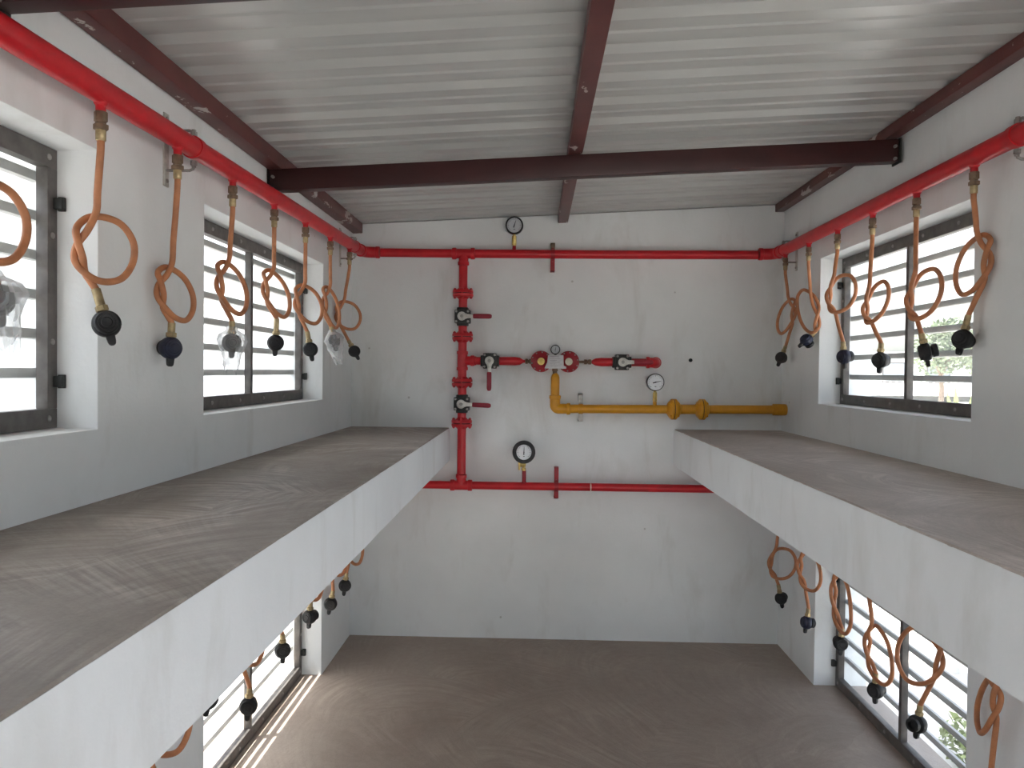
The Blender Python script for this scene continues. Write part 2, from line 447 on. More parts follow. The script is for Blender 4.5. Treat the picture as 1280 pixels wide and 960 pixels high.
# ------------------------------------------------------------------ concrete shelves
def shelf(x0, x1, z0, z1, label, inner):
    t_ = thing('concrete_shelf', label, 'shelf', ((x0+x1)/2, 2.0, z0))
    rnd = random.Random(3 if inner > 0 else 5)
    y0, y1 = YF+.002, YB-.002; N = 260
    xf = x1 if inner > 0 else x0; xb = x0 if inner > 0 else x1
    s_ = 1 if inner > 0 else -1
    mb = MB(); zs = [z0, z1-.03, z1-.006, z1-.006]
    for i in range(N+1):
        y = y0+(y1-y0)*i/N
        amp = .25 if inner > 0 else 1.0
        chip = amp*(max(0, noise.noise(Vector((y*16, inner*3, 0)))-.15)*.014 + .0015*noise.noise(Vector((y*40, 4, inner))))
        e = .0015*noise.noise(Vector((y*5, 9, inner)))
        mb.v += [Vector((xb, y, z0)), Vector((xf+s_*e, y, z0)), Vector((xf+s_*e, y, z1-.022-chip)), Vector((xf-s_*(.004+chip), y, z1-.004)), Vector((xb, y, z1-.004))]
    for i in range(N):
        a, b = i*5, (i+1)*5
        for k in range(5):
            k2 = (k+1) % 5; mb.f.append((a+k, a+k2, b+k2, b+k))
    mb.f += [(0, 1, 2, 3, 4), tuple(N*5+k for k in (4, 3, 2, 1, 0))]
    mb.build('slab', 'shelf_face', t_)
    mb = MB()
    for i in range(N+1):
        y = y0+(y1-y0)*i/N
        amp = .25 if inner > 0 else 1.0
        e = .0045 + amp*(.002*noise.noise(Vector((y*30, 2, inner)))+max(0, noise.noise(Vector((y*16, inner*3, 0)))-.15)*.014)
        mb.v += [Vector((xb, y, z1-.0045)), Vector((xf-s_*e, y, z1-.0045)), Vector((xf-s_*(e+.003), y, z1)), Vector((xb, y, z1))]
    for i in range(N):
        a, b = i*4, (i+1)*4
        for k in range(4):
            k2 = (k+1) % 4; mb.f.append((a+k, a+k2, b+k2, b+k))
    mb.f += [(0, 1, 2, 3), tuple(N*4+k for k in (3, 2, 1, 0))]
    o = mb.build('screed', 'screed' if inner > 0 else 'screed_r', t_); o['label'] = 'grey brown trowelled cement top'
    return t_
shelf(XL+.001, -.473, .988, 1.169, 'long concrete shelf with white face along left wall', 1)
shelf(.761, XR-.001, .979, 1.176, 'long concrete shelf with white face along right wall', -1)

# ------------------------------------------------------------------ windows
def window(n, side, ya, yb, za, zb, first_slat):
    s_ = -1 if side == 'left' else 1           # outward direction
    x = (XL-.096) if side == 'left' else (XR+.101)
    w_ = thing('window_%d' % n, '', 'window', (x, (ya+yb)/2, za)); del w_['label']; del w_['category']; w_['kind'] = 'structure'
    ya += .002; yb -= .002; za += .002; zb -= .002
    T, S, D = .045, .035, .028
    mb = MB()
    mb.box((x, ya, za), (x+s_*D, yb, za+T)); mb.box((x, ya, zb-T), (x+s_*D, yb, zb))
    mb.box((x, ya, za+T), (x+s_*D, ya+S, zb-T)); mb.box((x, yb-S, za+T), (x+s_*D, yb, zb-T))
    mb.build('window_frame', 'frame', w_, bev=.0015)
    ym = (ya+yb)/2
    MB().box((x+s_*.002, ym-.011, za+T-.001), (x+s_*D, ym+.011, zb-T+.001)).build('mullion', 'frame', w_, bev=.0015)
    xg = x+s_*.0335
    for a, b in ((ya+.01, ym-.003), (ym+.003, yb-.01)):
        MB().box((xg, a, za+.012), (xg+s_*.003, b, zb-.012)).build('window_pane', 'glass', w_, smooth=False)
    xs = xg+s_*.012
    mb = MB(); k = 0
    while first_slat+k*.0915 < zb-.06:         # slats are set into the reveal at both ends
        z = first_slat+k*.0915
        mb.prism([(0, -.011), (.014, -.013), (.014, .009), (0, .011)], (xs, ya-.004, z), (s_, 0, 0), (0, 0, 1), (0, yb-ya+.008, 0)); k += 1
    mb.build('louvre', 'slat', w_)
    for yy in (ya-.001, yb+.001):              # wall lugs
        for zz in (za+.108, zb-.125):
            sg = 1 if yy > ym else -1
            mb = MB(); mb.cyl((x-s_*.012, yy-sg*.002, zz-.016), (x-s_*.012, yy-sg*.002, zz+.016), .009, 10)
            mb.box((x-s_*.020, yy-sg*.004, zz-.013), (x+s_*.006, yy-sg*.016, zz+.013))
            mb.build('hinge', 'iron', w_, bev=.002)
    pts = []
    for i in range(6):
        yy = ya+.03+(yb-ya-.06)*i/5
        pts += [(yy, za+T/2), (yy, zb-T/2)]
    for zz in (za+.2, zb-.2): pts += [(ya+S/2, zz), (yb-S/2, zz)]
    for yy, zz in pts:
        MB().lathe((x, yy, zz), (-s_, 0, 0), [(0, .0075), (.002, .007), (.004, .004)], 10).build('screw', 'steel', w_)
    return w_
window(1, 'left', *NEARL, *ZU_L, 1.47)
window(2, 'left', *FARL, *ZU_L, 1.47)
window(3, 'right', *FARR, *ZU_R, 1.475)
window(4, 'left', 2.33, 3.64, 0, .64, .13)
window(5, 'right', 2.38, 3.655, 0, .64, .13)
window(6, 'left', *NEARL, 0, .64, .13)
window(7, 'right', *NEARR, *ZU_R, 1.475)
window(8, 'right', *NEARR, 0, .64, .13)
HOSES = {
    'L1': ((-0.946, 1.623, 2.048), (-0.972, 1.69, 1.75), (0.415, 0.91, 0.05), 0.0735, 0.0735, (-0.982, 1.667, 1.657), (-0.958, 1.667, 1.581), 0.0307),
    'L2': ((-0.946, 1.975, 2.051), (-0.978, 2.039, 1.683), (0.284, 0.959, -0.292), 0.0665, 0.0665, (-0.983, 2.022, 1.605), (-0.986, 2.022, 1.538), 0.0291),
    'L3': ((-0.946, 2.338, 2.052), (-0.973, 2.41, 1.739), (0.259, 0.966, -0.378), 0.0738, 0.0738, (-0.974, 2.407, 1.635), (-0.975, 2.407, 1.567), 0.0271),
    'L4': ((-0.946, 2.713, 2.057), (-0.958, 2.783, 1.759), (0.342, 0.94, -0.458), 0.0743, 0.0743, (-0.959, 2.782, 1.668), (-0.963, 2.782, 1.581), 0.0271),
    'L5': ((-0.946, 3.084, 2.061), (-0.949, 3.148, 1.753), (0.508, 0.862, -0.277), 0.0747, 0.0747, (-0.954, 3.14, 1.64), (-0.94, 3.14, 1.567), 0.026),
    'L6': ((-0.946, 3.458, 2.066), (-0.96, 3.54, 1.772), (0.191, 0.982, -0.453), 0.0837, 0.0837, (-0.961, 3.535, 1.683), (-0.947, 3.535, 1.619), 0.0291),
    'L7': ((-0.946, 3.816, 2.066), (-0.961, 3.864, 1.761), (0.737, 0.676, -0.118), 0.0703, 0.0703, (-0.956, 3.869, 1.624), (-0.931, 3.869, 1.579), 0.0261),
    'R1': ((1.274, 3.953, 2.096), (1.305, 4.03, 1.785), (-0.25, 0.968, -0.462), 0.0791, 0.0791, (1.306, 4.028, 1.631), (1.284, 4.028, 1.572), 0.0291),
    'R2': ((1.274, 3.621, 2.09), (1.304, 3.71, 1.793), (-0.225, 0.974, 0.539), 0.0915, 0.0915, (1.313, 3.669, 1.674), (1.287, 3.669, 1.649), 0.0248),
    'R3': ((1.274, 3.28, 2.095), (1.268, 3.211, 1.824), (0.415, -0.91, 0.128), 0.076, 0.076, (1.274, 3.2, 1.61), (1.278, 3.2, 1.56), 0.0311),
    'R4': ((1.274, 2.943, 2.102), (1.265, 2.877, 1.758), (0.233, -0.972, 0.393), 0.0682, 0.0682, (1.278, 2.863, 1.586), (1.276, 2.863, 1.541), 0.031),
    'R5': ((1.274, 2.609, 2.103), (1.269, 2.534, 1.753), (0.225, -0.974, 0.242), 0.0769, 0.0769, (1.267, 2.544, 1.621), (1.281, 2.544, 1.563), 0.0275),
    'R6': ((1.274, 2.273, 2.103), (1.318, 2.354, 1.819), (-0.061, 0.998, -0.308), 0.0813, 0.0813, (1.31, 2.353, 1.668), (1.294, 2.353, 1.597), 0.0335),
    'L8': ((-0.946, 1.271, 2.06), (-0.976, 1.342, 1.744), (0.165, 0.986, -0.004), 0.0722, 0.0722, (-0.977, 1.333, 1.656), (-0.967, 1.333, 1.603), 0.0294),
    'S1': ((1.274, 3.953, 0.833), (1.265, 3.894, 0.521), (0.636, -0.772, 0.208), 0.077, 0.077, (1.251, 3.91, 0.408), (1.265, 3.91, 0.338), 0.0333),
    'S2': ((1.274, 3.621, 0.833), (1.275, 3.54, 0.573), (0.267, -0.964, -0.094), 0.0839, 0.0839, (1.274, 3.544, 0.4), (1.266, 3.544, 0.336), 0.0305),
    'S3': ((1.274, 3.28, 0.833), (1.275, 3.17, 0.539), (-0.052, -0.999, -0.236), 0.1105, 0.1105, (1.289, 3.2, 0.417), (1.286, 3.2, 0.363), 0.0311),
    'S4': ((1.274, 2.943, 0.833), (1.287, 2.85, 0.443), (0.078, -0.997, -0.235), 0.0929, 0.0929, (1.285, 2.87, 0.368), (1.285, 2.87, 0.304), 0.0294),
    'S5': ((1.274, 2.47, 0.833), (1.288, 2.565, 0.554), (-0.276, 0.961, -0.366), 0.0988, 0.0988, (1.286, 2.55, 0.361), (1.282, 2.55, 0.327), 0.0325),
    'S6': ((1.274, 2.13, 0.833), (1.304, 2.207, 0.544), (0.199, 0.98, -0.839), 0.0785, 0.0785, (1.297, 2.168, 0.369), (1.3, 2.168, 0.312), 0.0314),
    'T7': ((-0.946, 3.7, 0.833), (-0.893, 3.766, 0.58), (0.317, 0.948, -0.275), 0.0701, 0.0701, (-0.919, 3.688, 0.48), (-0.926, 3.688, 0.424), 0.0273),
    'T6': ((-0.946, 3.44, 0.833), (-0.912, 3.517, 0.601), (0.242, 0.97, -0.282), 0.0797, 0.0797, (-0.926, 3.464, 0.458), (-0.936, 3.464, 0.402), 0.0272),
    'T5': ((-0.946, 3.12, 0.833), (-0.938, 3.196, 0.58), (0.259, 0.966, -0.349), 0.0788, 0.0788, (-0.944, 3.175, 0.484), (-0.947, 3.175, 0.436), 0.0263),
    'T4': ((-0.946, 2.79, 0.833), (-0.957, 2.866, 0.594), (0.284, 0.959, -0.402), 0.0793, 0.0793, (-0.958, 2.863, 0.457), (-0.957, 2.863, 0.408), 0.0264),
    'T3': ((-0.946, 2.46, 0.833), (-0.962, 2.544, 0.561), (0.191, 0.982, -0.472), 0.0855, 0.0855, (-0.962, 2.54, 0.392), (-0.966, 2.54, 0.336), 0.0259),
    'T2': ((-0.946, 2.13, 0.833), (-0.942, 2.209, 0.68), (0.225, 0.974, -0.459), 0.0807, 0.0807, (-0.945, 2.197, 0.578), (-0.956, 2.197, 0.508), 0.028),
    'T1': ((-0.946, 1.8, 0.833), (-0.934, 1.892, 0.594), (0.25, 0.968, -0.524), 0.0947, 0.0947, (-0.945, 1.849, 0.487), (-0.953, 1.849, 0.422), 0.0303),
}

# ------------------------------------------------------------------ gas pipework
def arc(c, a, b, r, n=8):
    """quarter bend: from c+a*r... swept from direction a to direction b around c"""
    c, a, b = Vector(c), Vector(a), Vector(b)
    return [c + (a*math.cos(PI/2*k/n) + b*math.sin(PI/2*k/n))*r for k in range(n+1)]
def fitting_bands(mb, spots):
    for p, ax, r, wd in spots: mb.lathe(Vector(p)-Vector(ax)*wd/2, ax, [(0, r-.003), (.003, r), (wd-.003, r), (wd, r-.003)], 24)
YP = 4.12                                      # axis of the pipes on the back wall
ZU, ZLW = 2.119, .862
zl = lambda y: 2.075+(y-1.314)*.0184 if y < 3.95 else 2.124   # left header rises a little towards the back
PL, PR = -.946, 1.274

from_hoses = {k: v[0][1] for k, v in HOSES.items()}
def header(name, label, x, y0, zf, keys, wall_x, r=.0275):
    t_ = thing(name, label, 'gas pipe', (x, 2.0, zf(2.0)), 'hose header pipes')
    N = 12; ys = [y0+(YP-.06-y0)*i/N for i in range(N+1)]
    pts = [(x, y, zf(y)) for y in ys]
    MB().tube(pts, r, 24).build('pipe', 'red', t_)
    s_ = 1 if x < 0 else -1; ze = zf(4.06)
    mb = MB()
    el = [Vector((x, YP-.062, ze))] + [Vector((x+s_*.055*(1-math.cos(a)), YP-.055+.055*math.sin(a), ze+(ZU_AT(x+s_*.055)-ze)*math.sin(a/2)*0)) for a in [PI/2*k/8 for k in range(9)]] + [Vector((x+s_*.075, YP, ze))]
    mb.tube(el, .030, 20)
    fitting_bands(mb, [((x, YP-.07, ze), (0, 1, 0), .034, .022), ((x+s_*.078, YP, ze), (s_, 0, 0), .0325, .022)])
    mb.build('elbow', 'red', t_)
    for k in keys:
        y = from_hoses[k]; z = zf(y)
        MB().lathe((x, y, z-.018), (0, 0, -1), [(0, .016), (.010, .014), (.014, .0105), (.026, .0105)], 16).build('nipple', 'red', t_)
    return t_
ZU_AT = lambda x: ZU
header('header_pipe', 'red gas pipe along top of left wall with hoses hanging from it', PL, YF+.004, zl,
       ['L%d' % i for i in range(1, 9)], XL)
header('header_pipe', 'red gas pipe along top of right wall with hoses hanging from it', PR, YF+.004, lambda y: 2.126,
       ['R%d' % i for i in range(1, 7)], XR)
header('header_pipe', 'red gas pipe under left shelf with hoses hanging from it', PL, YF+.004, lambda y: ZLW,
       ['T%d' % i for i in range(1, 8)], XL, .024)
header('header_pipe', 'red gas pipe under right shelf with hoses hanging from it', PR, YF+.004, lambda y: ZLW,
       ['S%d' % i for i in range(1, 7)], XR, .024)

def flange(mb, c, ax, r_pipe, r_fl, th, side):
    """weld-neck flange: a disc with its hub tapering to the pipe on `side`"""
    c, ax = Vector(c), Vector(ax)*side
    mb.lathe(c, ax, [(0, r_fl), (th*.75, r_fl), (th, r_fl-.003), (th+.001, r_pipe+.012), (th+.012, r_pipe+.001)], 32)
def flange_pair(parent, c, ax, r_pipe, r_fl, mat, th=.016, gap=.005):
    c, ax = Vector(c), Vector(ax)
    for sd in (1, -1):
        mb = MB(); flange(mb, c+ax*sd*gap/2, ax, r_pipe, r_fl, th, sd); f_ = mb.build('flange', mat, parent)
    MB().lathe(c-ax*gap/2, ax, [(0, r_fl-.010), (gap, r_fl-.010)], 28).build('gasket', 'gasket', parent)
    u = ax.orthogonal().normalized(); v = ax.cross(u)
    for k in range(4):
        a = PI/4+PI/2*k; p = c+(u*math.cos(a)+v*math.sin(a))*(r_fl-.012); h = gap/2+th
        mb = MB(); mb.lathe(p-ax*(h+.010), ax, [(0, .005), (.004, .005), (.004, .0085), (.010, .0085)], 6)
        mb.lathe(p+ax*h, ax, [(0, .0085), (.007, .0085), (.007, .005), (.011, .005)], 6)
        mb.lathe(p-ax*h, ax, [(0, .005), (2*h, .005)], 8)
        mb.build('bolt', mat, parent)

# upper and lower cross pipes on the back wall
t_ = thing('cross_pipe', 'red gas pipe across top of back wall, carrying a grey gauge', 'gas pipe', (.1, YP, ZU), 'cross pipes on back wall')
MB().tube([(PL+.0955, YP, ZU+.004), (-.3, YP, ZU+.001), (.5, YP, ZU), (PR-.0955, YP, ZU+.003)], .0235, 24).build('pipe', 'red', t_)
mb = MB(); mb.lathe((-.455, YP, ZU+.001), (1, 0, 0), [(0, .026), (.112, .026)], 24); mb.cyl((-.399, YP, ZU), (-.399, YP, ZU-.063), .026, 24)
fitting_bands(mb, [((-.449, YP, ZU+.001), (1, 0, 0), .0315, .024), ((-.349, YP, ZU+.001), (1, 0, 0), .0315, .024), ((-.399, YP, ZU-.052), (0, 0, 1), .0305, .022)])
mb.build('tee_fitting', 'red', t_)
MB().lathe((-.125, YP, ZU+.018), (0, 0, 1), [(0, .014), (.008, .010), (.026, .010)], 14).build('gauge_stub', 'dullred', t_)
t_ = thing('cross_pipe', 'red gas pipe low across back wall, carrying the thick black rimmed gauge', 'gas pipe', (.1, YP, ZLW), 'cross pipes on back wall')
MB().tube([(PL+.0955, YP, ZLW), (.2, YP, ZLW), (PR-.0955, YP, ZLW)], .0215, 24).build('pipe', 'red', t_)
mb = MB(); mb.lathe((-.455, YP, ZLW), (1, 0, 0), [(0, .026), (.112, .026)], 24); mb.cyl((-.400, YP, ZLW), (-.400, YP, ZLW+.061), .026, 24)
fitting_bands(mb, [((-.448, YP, ZLW), (1, 0, 0), .0305, .024), ((-.352, YP, ZLW), (1, 0, 0), .0305, .024), ((-.400, YP, ZLW+.05), (0, 0, 1), .0295, .022)])
mb.build('tee_fitting', 'red', t_)
MB().lathe((-.058, YP, ZLW+.016), (0, 0, 1), [(0, .016), (.010, .011), (.068, .011)], 14).build('gauge_stub', 'dullred', t_)
o = MB().lathe((.300, YP, ZLW), (1, 0, 0), [(0, .0222), (.006, .0222)], 24).build('sealing_tape', 'cream', t_); o['label'] = 'thin pale ring of sealing tape'

# riser: pipe spools between the flanges
RX = -.400
t_ = thing('riser_pipe', 'vertical red gas pipe joining both cross pipes, with four flanged joints', 'gas pipe', (RX, YP, ZLW+.05))
for a, b in ((ZLW+.0615, 1.19), (1.21, 1.256), (1.356, 1.412), (1.432, 1.660), (1.680, 1.728), (1.828, 1.894), (1.914, ZU-.0635)):
    MB().cyl((RX, YP, a), (RX, YP, b), .0235, 24).build('pipe', 'red', t_)
for z in (1.200, 1.422, 1.670, 1.904): flange_pair(t_, (RX, YP, z), (0, 0, 1), .0235, .056, 'red')
mb = MB(); mb.cyl((RX, YP, 1.488), (RX, YP, 1.592), .0275, 24); mb.cyl((RX, YP, 1.540), (RX+.075, YP, 1.540), .0245, 24)
fitting_bands(mb, [((RX, YP, 1.497), (0, 0, 1), .0305, .02), ((RX, YP, 1.583), (0, 0, 1), .0305, .02), ((RX+.055, YP, 1.540), (1, 0, 0), .0295, .022)])
mb.build('tee_fitting', 'red', t_)
MB().cyl((RX+.07, YP, 1.540), (-.3005, YP, 1.540), .0215, 20).build('pipe', 'red', t_)

# ball valves
def valve(label, c, rot, lever_deg, lever_mat='silver'):
    t_ = thing('ball_valve', label, 'valve', (0, 0, 0), 'black ball valves')
    b = MB()
    b.box((-.042, -.040, -.036), (.042, .036, .036)).box((-.030, -.032, -.050), (.030, .032, .050))
    b.build('body', 'iron', t_, bev=.006)
    for sx in (-1, 1):
        for sz in (-1, 1):
            MB().lathe((sx*.032, -.040, sz*.027), (0, -1, 0), [(0, .007), (.005, .007), (.006, .005)], 6).build('bolt', 'steel', t_)
    MB().lathe((0, -.040, 0), (0, -1, 0), [(0, .017), (.012, .017), (.012, .008), (.022, .008)], 18).build('stem', 'iron', t_)
    ca, sa = math.cos(lever_deg), math.sin(lever_deg)
    ux, uz = Vector((ca, 0, sa)), Vector((-sa, 0, ca))
    poly = [(.024*math.cos(a), .024*math.sin(a)) for a in [math.radians(d) for d in range(40, 321, 20)]] + [(.030, -.011), (.068, -.009), (.068, .009), (.030, .011)]
    lv = MB().prism(poly, (0, -.053, 0), ux, uz, (0, -.005, 0)).build('lever', lever_mat, t_, bev=.001)
    MB().lathe((0, -.058, 0), (0, -1, 0), [(0, .010), (.006, .010), (.008, .007)], 6).build('nut', 'steel', lv)
    g = MB(); n = 6
    prof = [(.060, .010), (.064, .0125), (.145, .0130), (.156, .011), (.161, .006)]
    g.lathe(Vector((0, -.0555, 0)), ux, prof, 16)
    for v in g.v: v.y = -.0555+(v.y+.0555)*.6
    g.build('grip', 'grip', lv)
    t_.location = c; t_.rotation_euler = (0, rot, 0)
    return t_
valve('black ball valve on riser above the side branch, maroon lever to right', (RX, YP, 1.778), 0, 0)
valve('black ball valve on riser below the side branch, maroon lever to right', (RX, YP, 1.306), 0, -.04)
valve('black ball valve on branch left of regulator, maroon lever hanging down', (-.250, YP, 1.540), PI/2, 0)
valve('black ball valve right of regulator, lever lying along the red pipe', (.462, YP, 1.540), PI/2, PI/2)

# reducers beside the twin regulator
t_ = thing('reducer_pipe', 'short red pipe tapering to regulator from valve on its left', 'gas pipe', (-.2, YP, 1.540))
MB().lathe((-.199, YP, 1.540), (1, 0, 0), [(0, .0225), (.085, .0235), (.112, .020), (.127, .010), (.130, .008), (.155, .008)], 24).build('pipe', 'red', t_)
o = MB().lathe((-.060, YP, 1.540), (1, 0, 0), [(0, .009), (.003, .016), (.014, .016), (.017, .010), (.021, .010), (.024, .015), (.034, .015), (.036, .008), (.048, .008)], 6).build('union_nut', 'bronze', t_)
t_ = thing('branch_pipe', 'red pipe from wall elbow leading left to right side of regulator', 'gas pipe', (.5, YP, 1.540))
MB().lathe((.411, YP, 1.540), (-1, 0, 0), [(0, .0225), (.060, .0235), (.090, .020), (.108, .010), (.112, .008), (.128, .008)], 24).build('reducer', 'red', t_)
MB().lathe((.300, YP, 1.540), (-1, 0, 0), [(0, .009), (.003, .016), (.016, .016), (.019, .010), (.024, .010), (.027, .015), (.040, .015), (.038, .008), (.068, .008)], 6).build('union_nut', 'bronze', t_)
MB().cyl((.513, YP, 1.540), (.625, YP, 1.540), .0215, 20).build('pipe', 'dullred', t_)
mb = MB(); mb.tube([Vector((.600, YP, 1.540))]+[Vector((.605+.045*math.sin(a), YP+.045*(1-math.cos(a)), 1.540)) for a in [PI/2*k/8 for k in range(9)]]+[Vector((.650, YB-.001, 1.540))], .0275, 20)
fitting_bands(mb, [((.603, YP, 1.540), (1, 0, 0), .031, .02)])
mb.lathe((.650, YP+.035, 1.540), (0, 1, 0), [(0, .031), (.02, .031)], 22)
mb.build('elbow', 'red', t_)

# twin diaphragm regulator
t_ = thing('gas_regulator', 'twin gas regulator with two red discs, metal label and small gauge', 'regulator', (.101, YP, 1.540))
for cx, cap in ((.027, 'brassbright'), (.176, 'cream')):
    d_ = MB().lathe((cx, YP+.03, 1.540), (0, -1, 0), [(0, .030), (.010, .050), (.020, .057), (.034, .058), (.036, .055), (.042, .054), (.048, .040), (.054, .024), (.062, .020)], 36).build('diaphragm_housing', 'dullred', t_)
    for k in range(10):
        a = 2*PI*k/10+.2
        MB().lathe((cx+.050*math.cos(a), YP-.0155, 1.540+.050*math.sin(a)), (0, -1, 0), [(0, .0045), (.004, .0045), (.005, .003)], 6).build('screw', 'steel', d_)
    MB().lathe((cx, YP-.03, 1.540), (0, -1, 0), [(0, .020), (.012, .020), (.014, .018), (.014, .012), (.022, .012), (.024, .009)], 20).build('cap', cap, t_)
MB().box((.060, YP-.018, 1.510), (.143, YP+.03, 1.560)).build('center_body', 'dullred', t_, bev=.006)
pl = MB().prism([(-.040, -.004), (-.055, -.038), (.062, -.038), (.062, -.028), (.048, -.022), (.046, .035), (-.036, .035)], (.100, YP-.050, 1.540), (1, 0, 0), (0, 0, 1), (0, .006, 0)).build('label_plate', 'plate', t_, bev=.001)
mb = MB()
for i in range(6):
    mb.box((.072, YP-.0507, 1.566-.010*i), (.072+(.05, .058, .04, .055, .03, .046)[i], YP-.0500, 1.5672-.010*i))
mb.build('printed_lines', 'navy', pl)
MB().box((.085, YP-.046, 1.52), (.115, YP-.015, 1.56)).build('plate_mount', 'steel', t_)
MB().lathe((.103, YP, 1.515), (0, 0, -1), [(0, .013), (.012, .013), (.014, .016), (.026, .016), (.028, .012), (.042, .012)], 6).build('outlet_nut', 'bronze', t_)

# pressure gauges
def gauge(label, c, r, rim, dial, needle_deg, stem_to, cock, depth=.03, dial_r=None, ticks=24, group='pressure gauges'):
    c = Vector(c); dr = dial_r or r*.82
    t_ = thing('pressure_gauge', label, 'gauge', (c.x, c.y, stem_to), group)
    MB().lathe((c.x, c.y+depth/2, c.z), (0, -1, 0), [(0, r*.92), (.004, r), (depth-.003, r), (depth, r-.003), (depth, dr+.002), (depth-.004, dr)], 40).build('case', rim, t_)
    d_ = MB().lathe((c.x, c.y+depth/2-(depth-.0045), c.z), (0, -1, 0), [(0, dr), (.0015, dr)], 40).build('dial', dial, t_)
    yf = c.y-depth/2+.0025
    mb = MB()
    for k in range(ticks+1):
        a = math.radians(225-270*k/ticks); L = .16 if k % 4 == 0 else .09; wd = dr*.02
        u = Vector((math.cos(a), 0, math.sin(a))); v = Vector((-u.z, 0, u.x))
        mb.prism([(dr*(.90-L), -wd), (dr*.90, -wd), (dr*.90, wd), (dr*(.90-L), wd)], (c.x, yf, c.z), u, v, (0, -.0006, 0))
    mb.prism([(-.10*dr, -.04*dr), (.10*dr, -.04*dr), (.10*dr, .04*dr), (-.10*dr, .04*dr)], (c.x, yf, c.z-.55*dr), (1, 0, 0), (0, 0, 1), (0, -.0006, 0))
    mb.build('tick_marks', 'ink', d_)
    a = math.radians(needle_deg); u = Vector((math.cos(a), 0, math.sin(a))); v = Vector((-u.z, 0, u.x))
    mb = MB().prism([(-.34*dr, -.075*dr), (.72*dr, -.022*dr), (.72*dr, .022*dr), (-.34*dr, .075*dr)], (c.x, yf-.0008, c.z), u, v, (0, -.0012, 0))
    mb.lathe((c.x, yf-.0006, c.z), (0, -1, 0), [(0, dr*.09), (.003, dr*.08)], 12)
    mb.build('needle', 'ink', t_)
    zb = c.z-r
    if cock == 'brass':
        MB().lathe((c.x, c.y, stem_to), (0, 0, 1), [(0, .009), (.004, .0125), (zb-stem_to-.008, .0125), (zb-stem_to-.006, .008), (zb-stem_to+.004, .008)], 6).build('connector', 'brassbright', t_)
    elif cock == 'cock':
        mb = MB().lathe((c.x, c.y, stem_to), (0, 0, 1), [(0, .010), (.003, .013), (.014, .013), (.016, .009), (zb-stem_to-.014, .009), (zb-stem_to-.012, .0125), (zb-stem_to+.004, .0125)], 8)
        mb.lathe((c.x+.004, c.y-.002, stem_to+.032), (-1, 0, 0), [(0, .012), (.022, .012), (.026, .008)], 10)
        mb.build('gauge_cock', 'brassbright', t_)
        MB().prism([(-.005, -.022), (.005, -.022), (.006, .022), (-.006, .022)], (c.x-.024, c.y-.006, stem_to+.026), (1, 0, 0), (0, 0, 1), (0, -.005, 0)).build('cock_handle', 'brassbright', t_, bev=.001)
    else:
        MB().cyl((c.x, c.y, stem_to), (c.x, c.y, zb+.004), .007, 10).build('connector', 'iron', t_)
    return t_
gauge('grey faced pressure gauge with black rim above the upper red pipe', (-.125, YP-.002, 2.272), .048, 'black', 'dialgrey', 72, ZU+.0445, 'brass')
gauge('white faced pressure gauge with very thick black rim above lower red pipe', (-.060, YP-.006, 1.048), .062, 'black', 'dial', 88, ZLW+.0845, 'cock', dial_r=.041)
gauge('white faced pressure gauge with thin rim above the yellow pipe', (.643, YP-.002, 1.434), .047, 'black', 'dial', 14, 1.3295, 'brass', dial_r=.0425)
gauge('tiny pressure gauge on top of the twin regulator', (.103, YP-.020, 1.604), .026, 'black', 'dialgrey', 80, 1.558, 'plain', depth=.024, ticks=12)

# yellow outlet line
t_ = thing('yellow_pipe', 'yellow gas pipe from regulator to right wall, with two flanged joints', 'gas pipe', (.65, YP, 1.284))
ZY = 1.285
mb = MB().lathe((.105, YP, 1.478), (0, 0, -1), [(0, .010), (.004, .013), (.010, .019), (.026, .0235), (.17, .0235)], 24)
mb.build('down_pipe', 'yellow', t_)
mb = MB(); mb.tube([Vector((.105, YP, 1.345))]+[Vector((.125-.020*math.cos(a), YP, ZY+.020-.020*math.sin(a))) for a in [PI/2*k/8 for k in range(9)]]+[Vector((.180, YP, ZY))], .0275, 22)
fitting_bands(mb, [((.105, YP, 1.348), (0, 0, 1), .0315, .02), ((.178, YP, ZY), (1, 0, 0), .0315, .02)])
mb.build('elbow', 'yellow', t_)
for a, b, r in ((.18, .728, .0235), (.752, .880, .0260), (.900, 1.29, .0235)):
    MB().cyl((a, YP, ZY+(a-.18)*.008), (b, YP, ZY+(b-.18)*.008), r, 24).build('pipe', 'yellow', t_)
for x in (.744, .896):
    for sd in (1, -1):
        c = Vector((x+sd*.0025, YP, ZY+(x-.18)*.008))
        f_ = MB().lathe(c, (sd, 0, 0), [(0, .056), (.010, .056), (.014, .052), (.026, .038), (.034, .0265)], 32).build('flange', 'yellow', t_)
        for k in range(4):
            a = PI/4+PI/2*k
            MB().lathe(c+Vector((sd*.009, .047*math.cos(a), .047*math.sin(a))), (sd, 0, 0), [(0, .0085), (.010, .0085), (.010, .005), (.014, .005)], 6).build('bolt', 'yellow', f_)
    MB().lathe((x-.0025, YP, ZY+(x-.18)*.008), (1, 0, 0), [(0, .052), (.005, .052)], 28).build('gasket', 'gasket', t_)
MB().lathe((1.272, YP, ZY+.009), (1, 0, 0), [(0, .027), (.003, .031), (.060, .031), (.071, .030)], 24).build('wall_sleeve', 'yellow', t_)
MB().lathe((.643, YP, ZY+.02), (0, 0, 1), [(0, .015), (.010, .010), (.024, .010)], 14).build('gauge_stub', 'yellow', t_)

